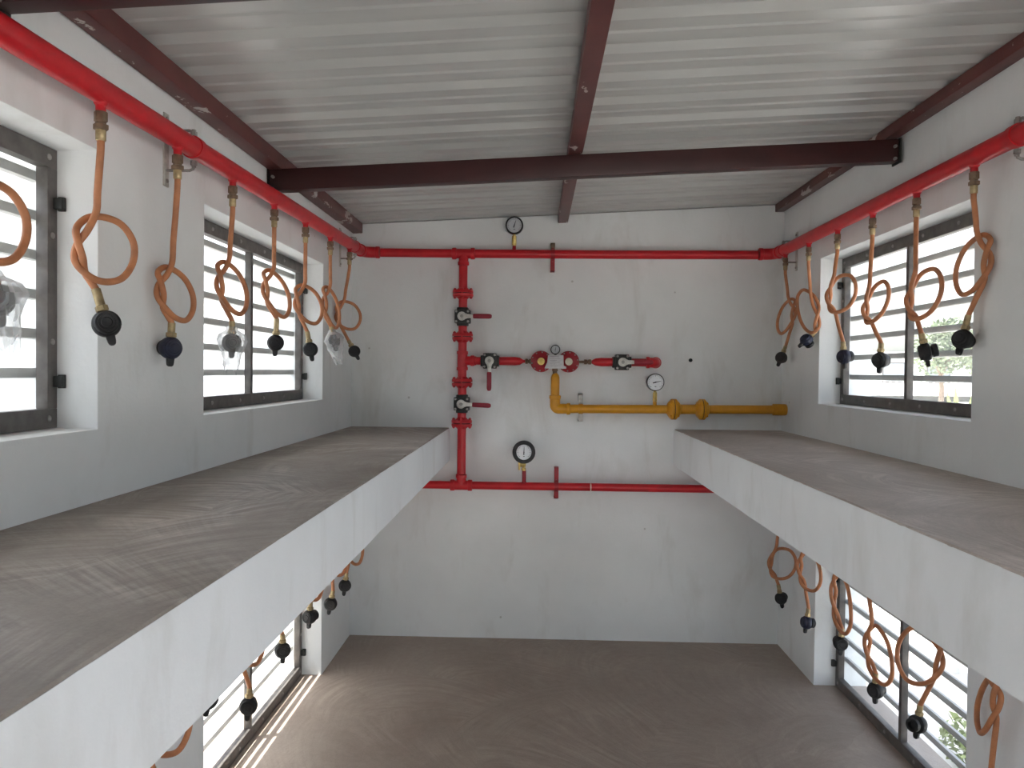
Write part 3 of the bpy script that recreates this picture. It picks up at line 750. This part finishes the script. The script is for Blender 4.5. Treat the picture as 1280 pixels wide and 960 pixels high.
# pipe clamps on the back wall: a standing-off flat bar with a saddle over the pipe
def back_clamp(label, x, zc, r, up, dn, mat_a, mat_b):
    t_ = thing('pipe_clamp', label, 'pipe clamp', (x, YB, zc), 'pipe clamps on back wall')
    y = YP+r+.002
    mb = MB().box((x-.012, y, zc), (x+.012, y+.005, zc+up)); mb.box((x-.012, y, zc+up-.006), (x+.012, YB, zc+up)); mb.build('bracket_arm', mat_a, t_, bev=.001)
    mb = MB().box((x-.012, y, zc-dn), (x+.012, y+.005, zc)); mb.box((x-.012, y, zc-dn), (x+.012, YB, zc-dn+.006)); mb.build('bracket_arm', mat_b, t_, bev=.001)
    MB().band((x, YP, zc), (1, 0, 0), r+.0002, r+.0035, .022, a0=-PI/2, a1=PI/2, ref=(0, -1, 0)).build('saddle', mat_b, t_)
    for sg in (1, -1):
        MB().lathe((x, y-.001, zc+sg*(r+.010)), (0, -1, 0), [(0, .006), (.007, .006), (.007, .0035), (.014, .0035)], 6).build('bolt', mat_b, t_)
back_clamp('red pipe clamp holding upper cross pipe below end of middle purlin', .084, ZU, .0235, .066, .088, 'bronze', 'dullred')
back_clamp('red pipe clamp holding lower cross pipe, right of thick rimmed gauge', .118, ZLW+.001, .0215, .100, .070, 'dullred', 'dullred')
back_clamp('grey pipe clamp with yellow saddle on yellow pipe', .245, ZY+.001, .0235, .082, .070, 'steel', 'steel')
for o in list(bpy.data.objects):
    if o.name.startswith('saddle') and o.parent and 'yellow saddle' in o.parent['label']: o.data.materials[0] = M['yellow']; o['label'] = 'yellow saddle'

# stand-off clamps on the side walls: wall strip, two rods, ring
def side_clamp(label, x, y, z, wall_x, r=.0275):
    s_ = 1 if x < 0 else -1
    t_ = thing('pipe_clamp', label, 'pipe clamp', (wall_x, y, z), 'stand-off pipe clamps on side walls')
    MB().box((wall_x, y-.014, z-.105), (wall_x+s_*.004, y+.014, z+.095)).build('wall_strip', 'silver', t_, bev=.001)
    for sg in (1, -1):
        mb = MB()
        zz = z+sg*(r+.020) if sg > 0 else z-(r+.034)
        mb.tube([(wall_x+s_*.003, y, zz), (x-s_*.012, y, zz), (x-s_*.002, y, zz-sg*.004), (x, y, zz-sg*.016)], .0042, 8)
        mb.lathe((x, y, zz-sg*(.0155 if sg > 0 else .026)), (0, 0, sg), [(0, .009), (.012, .009), (.013, .006), (.018, .006)], 6)
        mb.build('rod', 'steel', t_)
    MB().band((x, y, z), (0, 1, 0), r+.0003, r+.004, .026).build('ring', 'red', t_)
    for zz in (z-.09, z+.08):
        MB().lathe((wall_x+s_*.004, y, zz), (s_, 0, 0), [(0, .006), (.004, .006)], 6).build('bolt', 'steel', t_)
side_clamp('red pipe clamp on left header between the two left windows', PL, 2.07, zl(2.07), XL)
side_clamp('red pipe clamp on left header close to the back corner', PL, 3.93, zl(3.93), XL)
side_clamp('red pipe clamp on right header close to the back corner', PR, 3.99, 2.126, XR)
side_clamp('red pipe clamp on right header nearest camera, at right edge of view', PR, 2.075, 2.126, XR)

# a drilled hole with a plug in the back wall
o = MB().lathe((.847, YB+.0005, 1.556), (0, -1, 0), [(0, .0105), (.0035, .0105), (.0045, .008), (.0025, .005)], 14).build('wall_plug', 'iron')
tag(o, 'small dark plug in back wall right of the red wall elbow', 'wall plug')

# ------------------------------------------------------------------ hoses and cylinder regulators
def smooth_path(ctrl, per=7):
    P = [Vector(p) for p in ctrl]; P = [P[0]*2-P[1]] + P + [P[-1]*2-P[-2]]; out_ = []
    for i in range(1, len(P)-2):
        p0, p1, p2, p3 = P[i-1:i+3]
        t0 = 0; t1 = max((p1-p0).length, 1e-4)**.5; t2 = t1+max((p2-p1).length, 1e-4)**.5; t3 = t2+max((p3-p2).length, 1e-4)**.5
        for k in range(per):
            t = t1+(t2-t1)*k/per
            a1 = p0*((t1-t)/(t1-t0))+p1*((t-t0)/(t1-t0)); a2 = p1*((t2-t)/(t2-t1))+p2*((t-t1)/(t2-t1)); a3 = p2*((t3-t)/(t3-t2))+p3*((t-t2)/(t3-t2))
            b1 = a1*((t2-t)/(t2-t0))+a2*((t-t0)/(t2-t0)); b2 = a2*((t3-t)/(t3-t1))+a3*((t-t1)/(t3-t1))
            out_.append(b1*((t2-t)/(t2-t1))+b2*((t-t1)/(t2-t1)))
    out_.append(P[-2]); return out_
# overhand knot in the plane of its loop: (across, up, towards viewer); -1 across is the twisted side
KNOT = [(-.42, 1.10, 1), (-.68, .52, .9), (-.88, .02, -.9), (-.95, -.42, -.6), (-.66, -.84, .7), (-.12, -1.0, .7), (.52, -.84, .3), (.93, -.28, 0), (.93, .32, 0),
        (.55, .83, -.3), (-.02, .99, -.6), (-.50, .92, -1), (-.88, .55, -.9), (-.98, .12, .8), (-.84, -.34, .9), (-.62, -.75, -.8)]
RH = .0078
ORD = ['nearest', 'second', 'third', 'fourth', 'fifth', 'sixth', 'seventh', 'eighth']
def nth(k): return ('nearest the back wall' if k == 0 else ORD[k]+' from the back wall')
WHERE = {'L': 'upper left pipe', 'R': 'upper right pipe', 'S': 'pipe under right shelf', 'T': 'pipe under left shelf'}
ORDER = {'L': ['L7','L6','L5','L4','L3','L2','L1','L8'], 'R': ['R1','R2','R3','R4','R5','R6'],
         'S': ['S1','S2','S3','S4','S5','S6'], 'T': ['T7','T6','T5','T4','T3','T2','T1']}
PIPEZ = {'L': lambda y: zl(y)-.0275, 'R': lambda y: 2.126-.0275, 'S': lambda y: ZLW-.024, 'T': lambda y: ZLW-.024}
def hose(key):
    T, C, d, rx, rz, te, rg, rr = HOSES[key]
    T = Vector(T); C = Vector(C); d = Vector(d); te = Vector(te); rg = Vector(rg)
    g = key[0]; T.z = PIPEZ[g](T.y); k = ORDER[g].index(key)
    mn, mx = XL+.026, XR-.024
    N = Vector((d.y, -d.x, 0)).normalized()
    if N.dot(Vector((0, 0, EYE))-C) < 0: N = -N
    t_ = thing('rubber_hose', 'knotted orange hose %s on %s' % (nth(k), WHERE[g]), 'hose', T, 'orange hoses on '+WHERE[g])
    z0 = T.z-.016
    MB().lathe((T.x, T.y, z0-.0007), (0, 0, -1), [(0, .0125), (.002, .014), (.021, .014), (.023, .011), (.026, .011), (.028, .0155), (.038, .0155), (.040, .011)], 6).build('pipe_coupling', 'bronze', t_)
    MB().lathe((T.x, T.y, z0-.032), (0, 0, -1), [(0, .0095), (.006, .0105), (.030, .0105), (.032, .009)], 14).build('hose_ferrule', 'brass', t_)
    top = Vector((T.x, T.y, z0-.058))
    u = (te-rg).normalized()
    L = max((te-rg).length, .062); te2 = rg+u*L
    kn = [C+d*(s*rx)+Vector((0, 0, z*rz))+N*(n*.0094) for s, z, n in KNOT]
    win = {'L': [FARL, NEARL], 'R': [FARR, NEARR], 'S': [FARR, NEARR], 'T': [FARL, NEARL]}[g]
    def clear(p):                              # keep rubber off the plaster
        if any(a+.02 < p.y < b-.02 for a, b in win): return p
        return Vector((min(max(p.x, XL+.010), XR-.010), p.y, p.z))
    e = kn[0]; h = top.z-e.z
    ctrl = [top, top+Vector((0, 0, -.02))]
    if h > .05:
        m1 = top.lerp(e, .40); m1.x += .25*(top.x-m1.x); m1.y += .25*(top.y-m1.y)
        m2 = top.lerp(e, .75); ctrl += [m1, m2]
    ctrl += [clear(p) for p in kn]
    ctrl += [kn[-1].lerp(te2, .5), te2, te2-u*.012]
    pts = smooth_path(ctrl, 6)
    MB().tube(pts, RH, 14).build('hose', 'hose', t_)
    stop = .039
    MB().cyl(te2+u*.001, rg+u*(stop-.001), .0098, 14).build('end_ferrule', 'brass', t_)
    MB().lathe(rg+u*(stop+.004), -u, [(0, .010), (.002, .0138), (.013, .0138), (.015, .010)], 6).build('end_nut', 'brass', t_)
    return rg, u

# one cylinder regulator, then copies
def proto_regulator():
    t_ = thing('cylinder_regulator', '', 'regulator')
    MB().lathe((0, .014, 0), (0, -1, 0), [(0, .024), (.003, .0285), (.008, .030), (.020, .030), (.024, .028), (.026, .0255)], 32).build('body', 'black', t_)
    MB().lathe((0, -.0115, 0), (0, -1, 0), [(0, .0255), (.006, .0245), (.008, .0225), (.0075, .018), (.0095, .017), (.0085, .012), (.010, .010), (.0095, .002)], 32).build('cap', 'black', t_)
    MB().lathe((0, .012, 0), (0, 1, 0), [(0, .016), (.006, .016), (.008, .022), (.022, .022), (.024, .020), (.024, .013), (.010, .012)], 24).build('clip_collar', 'black', t_)
    MB().lathe((0, 0, .024), (0, 0, 1), [(0, .012), (.006, .0095), (.009, .0080), (.015, .0080)], 14).build('inlet', 'black', t_)
    MB().prism([(-.010, 0), (.010, 0), (.0085, -.016), (.007, -.022), (.003, -.025), (-.003, -.025), (-.007, -.022), (-.0085, -.016)], (0, -.007, -.025), (1, 0, 0), (0, 0, 1), (0, .012, 0)).build('latch_lever', 'black', t_, bev=.002)
    return t_
PROTO = proto_regulator(); proto_used = [False]
def regulator(key, rg, u, yaw, navy=False):
    g = key[0]; k = ORDER[g].index(key)
    o = PROTO
    if proto_used[0]:
        o = PROTO.copy(); COL.objects.link(o)
        for ch in PROTO.children:
            c = ch.copy(); COL.objects.link(c); c.parent = o
    proto_used[0] = True
    if navy:
        for ch in o.children:
            if ch.name.startswith(('cap', 'body')):
                ch.material_slots[0].link = 'OBJECT'; ch.material_slots[0].material = M['navy']
    b = -rg; b.z = 0; b.normalize()
    a = math.radians(yaw); f = Vector((b.x*math.cos(a)-b.y*math.sin(a), b.x*math.sin(a)+b.y*math.cos(a), 0))
    z = u.normalized(); y = -(f-z*f.dot(z)).normalized(); x = y.cross(z)
    m = Matrix((x, y, z)).transposed().to_4x4(); m.translation = rg
    o.matrix_world = m
    bagged = key in BAGS
    tag(o, '%s round regulator%s on hose %s, %s' % ('navy' if navy else 'black', ' in plastic bag' if bagged else '', nth(k), WHERE[g]), 'regulator', 'regulators on hoses of '+WHERE[g])
    return o
YAWS = {'L1': 4, 'L2': 28, 'L3': 10, 'L4': -8, 'L5': -12, 'L6': 25, 'L7': -12, 'L8': 10, 'R1': -20, 'R2': -55, 'R3': -50, 'R4': -32, 'R5': -82, 'R6': -30,
        'S1': -25, 'S2': -60, 'S3': 20, 'S4': -35, 'S5': 150, 'S6': -20, 'T1': 0, 'T2': 10, 'T3': -10, 'T4': 0, 'T5': -40, 'T6': -10, 'T7': 8}
BAGS = {'L3', 'L6', 'L8'}
def bag(key, rg, u):
    """thin crumpled bag gathered round the hose end, open below the regulator"""
    rnd = random.Random(key); mb = MB(); n = 26
    prof = [(.052, .016), (.040, .020), (.026, .036), (.006, .044), (-.016, .043), (-.036, .037), (-.054, .033), (-.072, .034), (-.088, .030)]
    a = u.orthogonal().normalized(); b = u.cross(a); sd = rnd.random()*50
    ph = rnd.random()*6
    for i, (h, r) in enumerate(prof):
        for k in range(n):
            t = 2*PI*k/n
            q = Vector((math.cos(t), math.sin(t), h*30+sd))
            rr = r*(1+.32*noise.noise(q*1.9)*min(1, i/2)+.05*math.sin(5*t+i))
            flat = 1-.45*max(0, (i-3)/5)*abs(math.sin(t+ph))
            low = .030*noise.noise(Vector((math.cos(t)*1.6, math.sin(t)*1.6, sd)))*(i/8)**2 + .018*math.cos(2*(t+ph))*(i/8)**3
            mb.v.append(rg+u*(h+low)+(a*math.cos(t)+b*math.sin(t))*rr*flat)
    for i in range(len(prof)-1):
        for k in range(n):
            k2 = (k+1) % n; mb.f.append((i*n+k, i*n+k2, (i+1)*n+k2, (i+1)*n+k))
    o = mb.build('plastic_bag', 'bag', fix=False)
    for p in o.data.polygons: p.use_smooth = (p.index*7) % 3 != 0
    lab = {'L3': 'clear crumpled plastic bag around regulator in front of the far left window', 'L6': 'clear crumpled plastic bag around regulator beside the far left window reveal', 'L8': 'clear crumpled plastic bag around regulator at left edge of view'}[key]
    tag(o, lab, 'plastic bag', 'plastic bags on regulators')
for g in 'LRST':
    for key in ORDER[g]:
        rg, u = hose(key)
        regulator(key, rg, u, YAWS[key], key in ('L2', 'R2', 'R3', 'S2'))
        if key in BAGS: bag(key, rg, u)

# ------------------------------------------------------------------ outside
GZ = -.45
struct(MB().box((-40, -20, GZ-.2), (40, 60, GZ)).build('ground', 'paving'))
def leaf_cloud(mb, c, rad, n, size, rnd):
    for _ in range(n):
        while True:
            p = Vector((rnd.uniform(-1, 1), rnd.uniform(-1, 1), rnd.uniform(-1, 1)))
            if .35 < p.length < 1: break
        p = Vector(c)+Vector((p.x*rad[0], p.y*rad[1], p.z*rad[2]))
        a = Vector((rnd.gauss(0, 1), rnd.gauss(0, 1), rnd.gauss(0, .6))).normalized(); b = a.orthogonal().normalized()
        b = (b*math.cos(rnd.random()*6)+a.cross(b)*math.sin(rnd.random()*6)).normalized()
        s = size*rnd.uniform(.6, 1.3); m_ = a.cross(b)*.12*s
        mb.add([p-a*s, p-b*s*.42+m_, p+a*s, p+b*s*.42+m_], [(0, 1, 2, 3)])
def tree(label, x, y, h, r, seed):
    rnd = random.Random(seed)
    t_ = thing('tree', label, 'tree', (x, y, GZ), 'trees beyond right windows')
    mb = MB().tube([(x, y, GZ), (x+.05, y, GZ+h*.3), (x-.04, y+.05, GZ+h*.62)], [.13, .10, .06], 10)
    for k in range(4):
        a = k*1.6+rnd.random(); mb.tube([(x, y, GZ+h*.42), (x+.35*r*math.cos(a), y+.35*r*math.sin(a), GZ+h*.62), (x+.6*r*math.cos(a), y+.6*r*math.sin(a), GZ+h*.75)], [.06, .04, .015], 6)
    mb.build('trunk', 'bark', t_)
    mb = MB()
    for k in range(7):
        a = rnd.random()*6.28; q = rnd.uniform(.1, .6)*r
        leaf_cloud(mb, (x+q*math.cos(a), y+q*math.sin(a), GZ+h*rnd.uniform(.55, .88)), (r*.55, r*.55, h*.16), 330, .13, rnd)
    mb.build('crown', 'leaf', t_, fix=False)
tree('green tree seen hazily through the right window, left of the pair', 17.8, 34, 4.5, 1.6, 4)
tree('green tree seen hazily through the right window, right of the pair', 22.0, 38, 4.6, 1.5, 9)
def house():
    t_ = thing('building', 'pale building with a railed terrace far beyond the right window', 'building', (32, 60, GZ))
    MB().box((22, 60, GZ), (44, 68, 3.0)).build('wall', 'render_w', t_)
    MB().box((21.6, 59.5, 3.0), (44.4, 68.5, 3.3)).build('roof', 'render_w', t_)
    for i in range(6):
        x = 23.5+3.4*i
        f_ = MB().box((x, 59.92, .9), (x+1.8, 60.02, 2.5)).build('window', 'frame', t_)
        MB().box((x+.1, 59.90, 1.0), (x+1.7, 59.93, 2.4)).build('pane', 'tint', f_)
    MB().box((21.6, 57.0, .0), (44, 60, .35)).build('terrace', 'render_w', t_)
    mb = MB()
    for i in range(50): mb.box((21.7+i*.45, 57.08, .35), (21.78+i*.45, 57.14, 1.25))
    mb.box((21.6, 57.05, 1.25), (44, 57.17, 1.36)); mb.build('railing', 'slat', t_)
house()
def left_sky_block():  # added building; its height sets how much sky reaches the left windows
    t_ = thing('building', 'low pale building added beyond left windows to hold back skylight', 'building', (-6, 5, GZ))
    MB().box((-8, -6, GZ), (-4.2, 16, 2.3)).build('wall', 'render_w', t_)
    MB().box((-8.2, -6.2, 2.3), (-4.05, 16.2, 2.42)).build('roof', 'render_w', t_)
    for y in (1.5, 7.0, 11.0):
        f_ = MB().box((-4.22, y, .9), (-4.16, y+1.2, 1.8)).build('shutter', 'slat', t_)
        MB().box((-4.24, y-.08, .82), (-4.12, y+1.28, .9)).build('sill', 'render_w', f_)
left_sky_block()
def spiky(label, x, y, h, n, seed):
    rnd = random.Random(seed)
    t_ = thing('spiky_plant', label, 'plant', (x, y, GZ), 'plants outside right windows')
    mb = MB().tube([(x, y, GZ), (x, y+.01, GZ+h*.5), (x+.02, y, GZ+h*.62)], [.05, .045, .04], 8); mb.build('stem', 'bark', t_)
    mb = MB()
    for k in range(n):
        a = 2*PI*k/n*2.39; e = rnd.uniform(.2, 1.35); L = h*.42*rnd.uniform(.8, 1.1)
        d = Vector((math.cos(a)*math.cos(e), math.sin(a)*math.cos(e), math.sin(e))); sd = d.cross(Vector((0, 0, 1))).normalized()
        o = Vector((x, y, GZ+h*.6)); pts = [o, o+d*L*.4, o+d*L*.75-Vector((0, 0, .03*L)), o+d*L-Vector((0, 0, .12*L))]; wd = [.012, .024, .018, .001]
        for i in range(3):
            up = d.cross(sd)*.006
            mb.add([pts[i]-sd*wd[i], pts[i]+up, pts[i]+sd*wd[i], pts[i+1]+sd*wd[i+1], pts[i+1]+up, pts[i+1]-sd*wd[i+1]], [(0, 1, 4, 5), (1, 2, 3, 4)])
    mb.build('leaves', 'blade', t_, fix=False)
spiky('spiky pale green plant outside, at foot of the right upper window', 3.15, 5.75, 1.95, 26, 2)
def shrub(label, x, y, r, seed):
    rnd = random.Random(seed)
    t_ = thing('shrub', label, 'plant', (x, y, GZ), 'plants outside right windows')
    mb = MB()
    for k in range(6): a = k*1.05; mb.tube([(x, y, GZ), (x+.5*r*math.cos(a), y+.5*r*math.sin(a), GZ+r*.8)], [.012, .006], 6)
    mb.build('stem', 'bark', t_)
    mb = MB(); leaf_cloud(mb, (x, y, GZ+r*.7), (r, r, r*.65), 320, .030, rnd); mb.build('foliage', 'blade', t_, fix=False)
shrub('low green shrub outside lower right window, nearer the camera', 2.05, 3.0, .22, 3)
shrub('low green shrub outside lower right window, farther from the camera', 2.2, 3.75, .20, 8)
def fence():
    t_ = thing('fence', 'white upright bar fence outside the lower right window', 'fence', (2.75, 4.6, GZ))
    mb = MB().box((2.71, 2.2, GZ+.08), (2.79, 8.0, GZ+.14)); mb.box((2.71, 2.2, GZ+.80), (2.79, 8.0, GZ+.86)); mb.build('rail', 'render_w', t_)
    for i in range(24):
        y = 2.25+i*.25
        MB().box((2.725, y, GZ), (2.775, y+.07, GZ+.95)).build('upright', 'render_w', t_, bev=.004)
fence()
for o in bpy.data.objects:
    if '_o' in o: del o['_o']
bpy.context.view_layer.update()
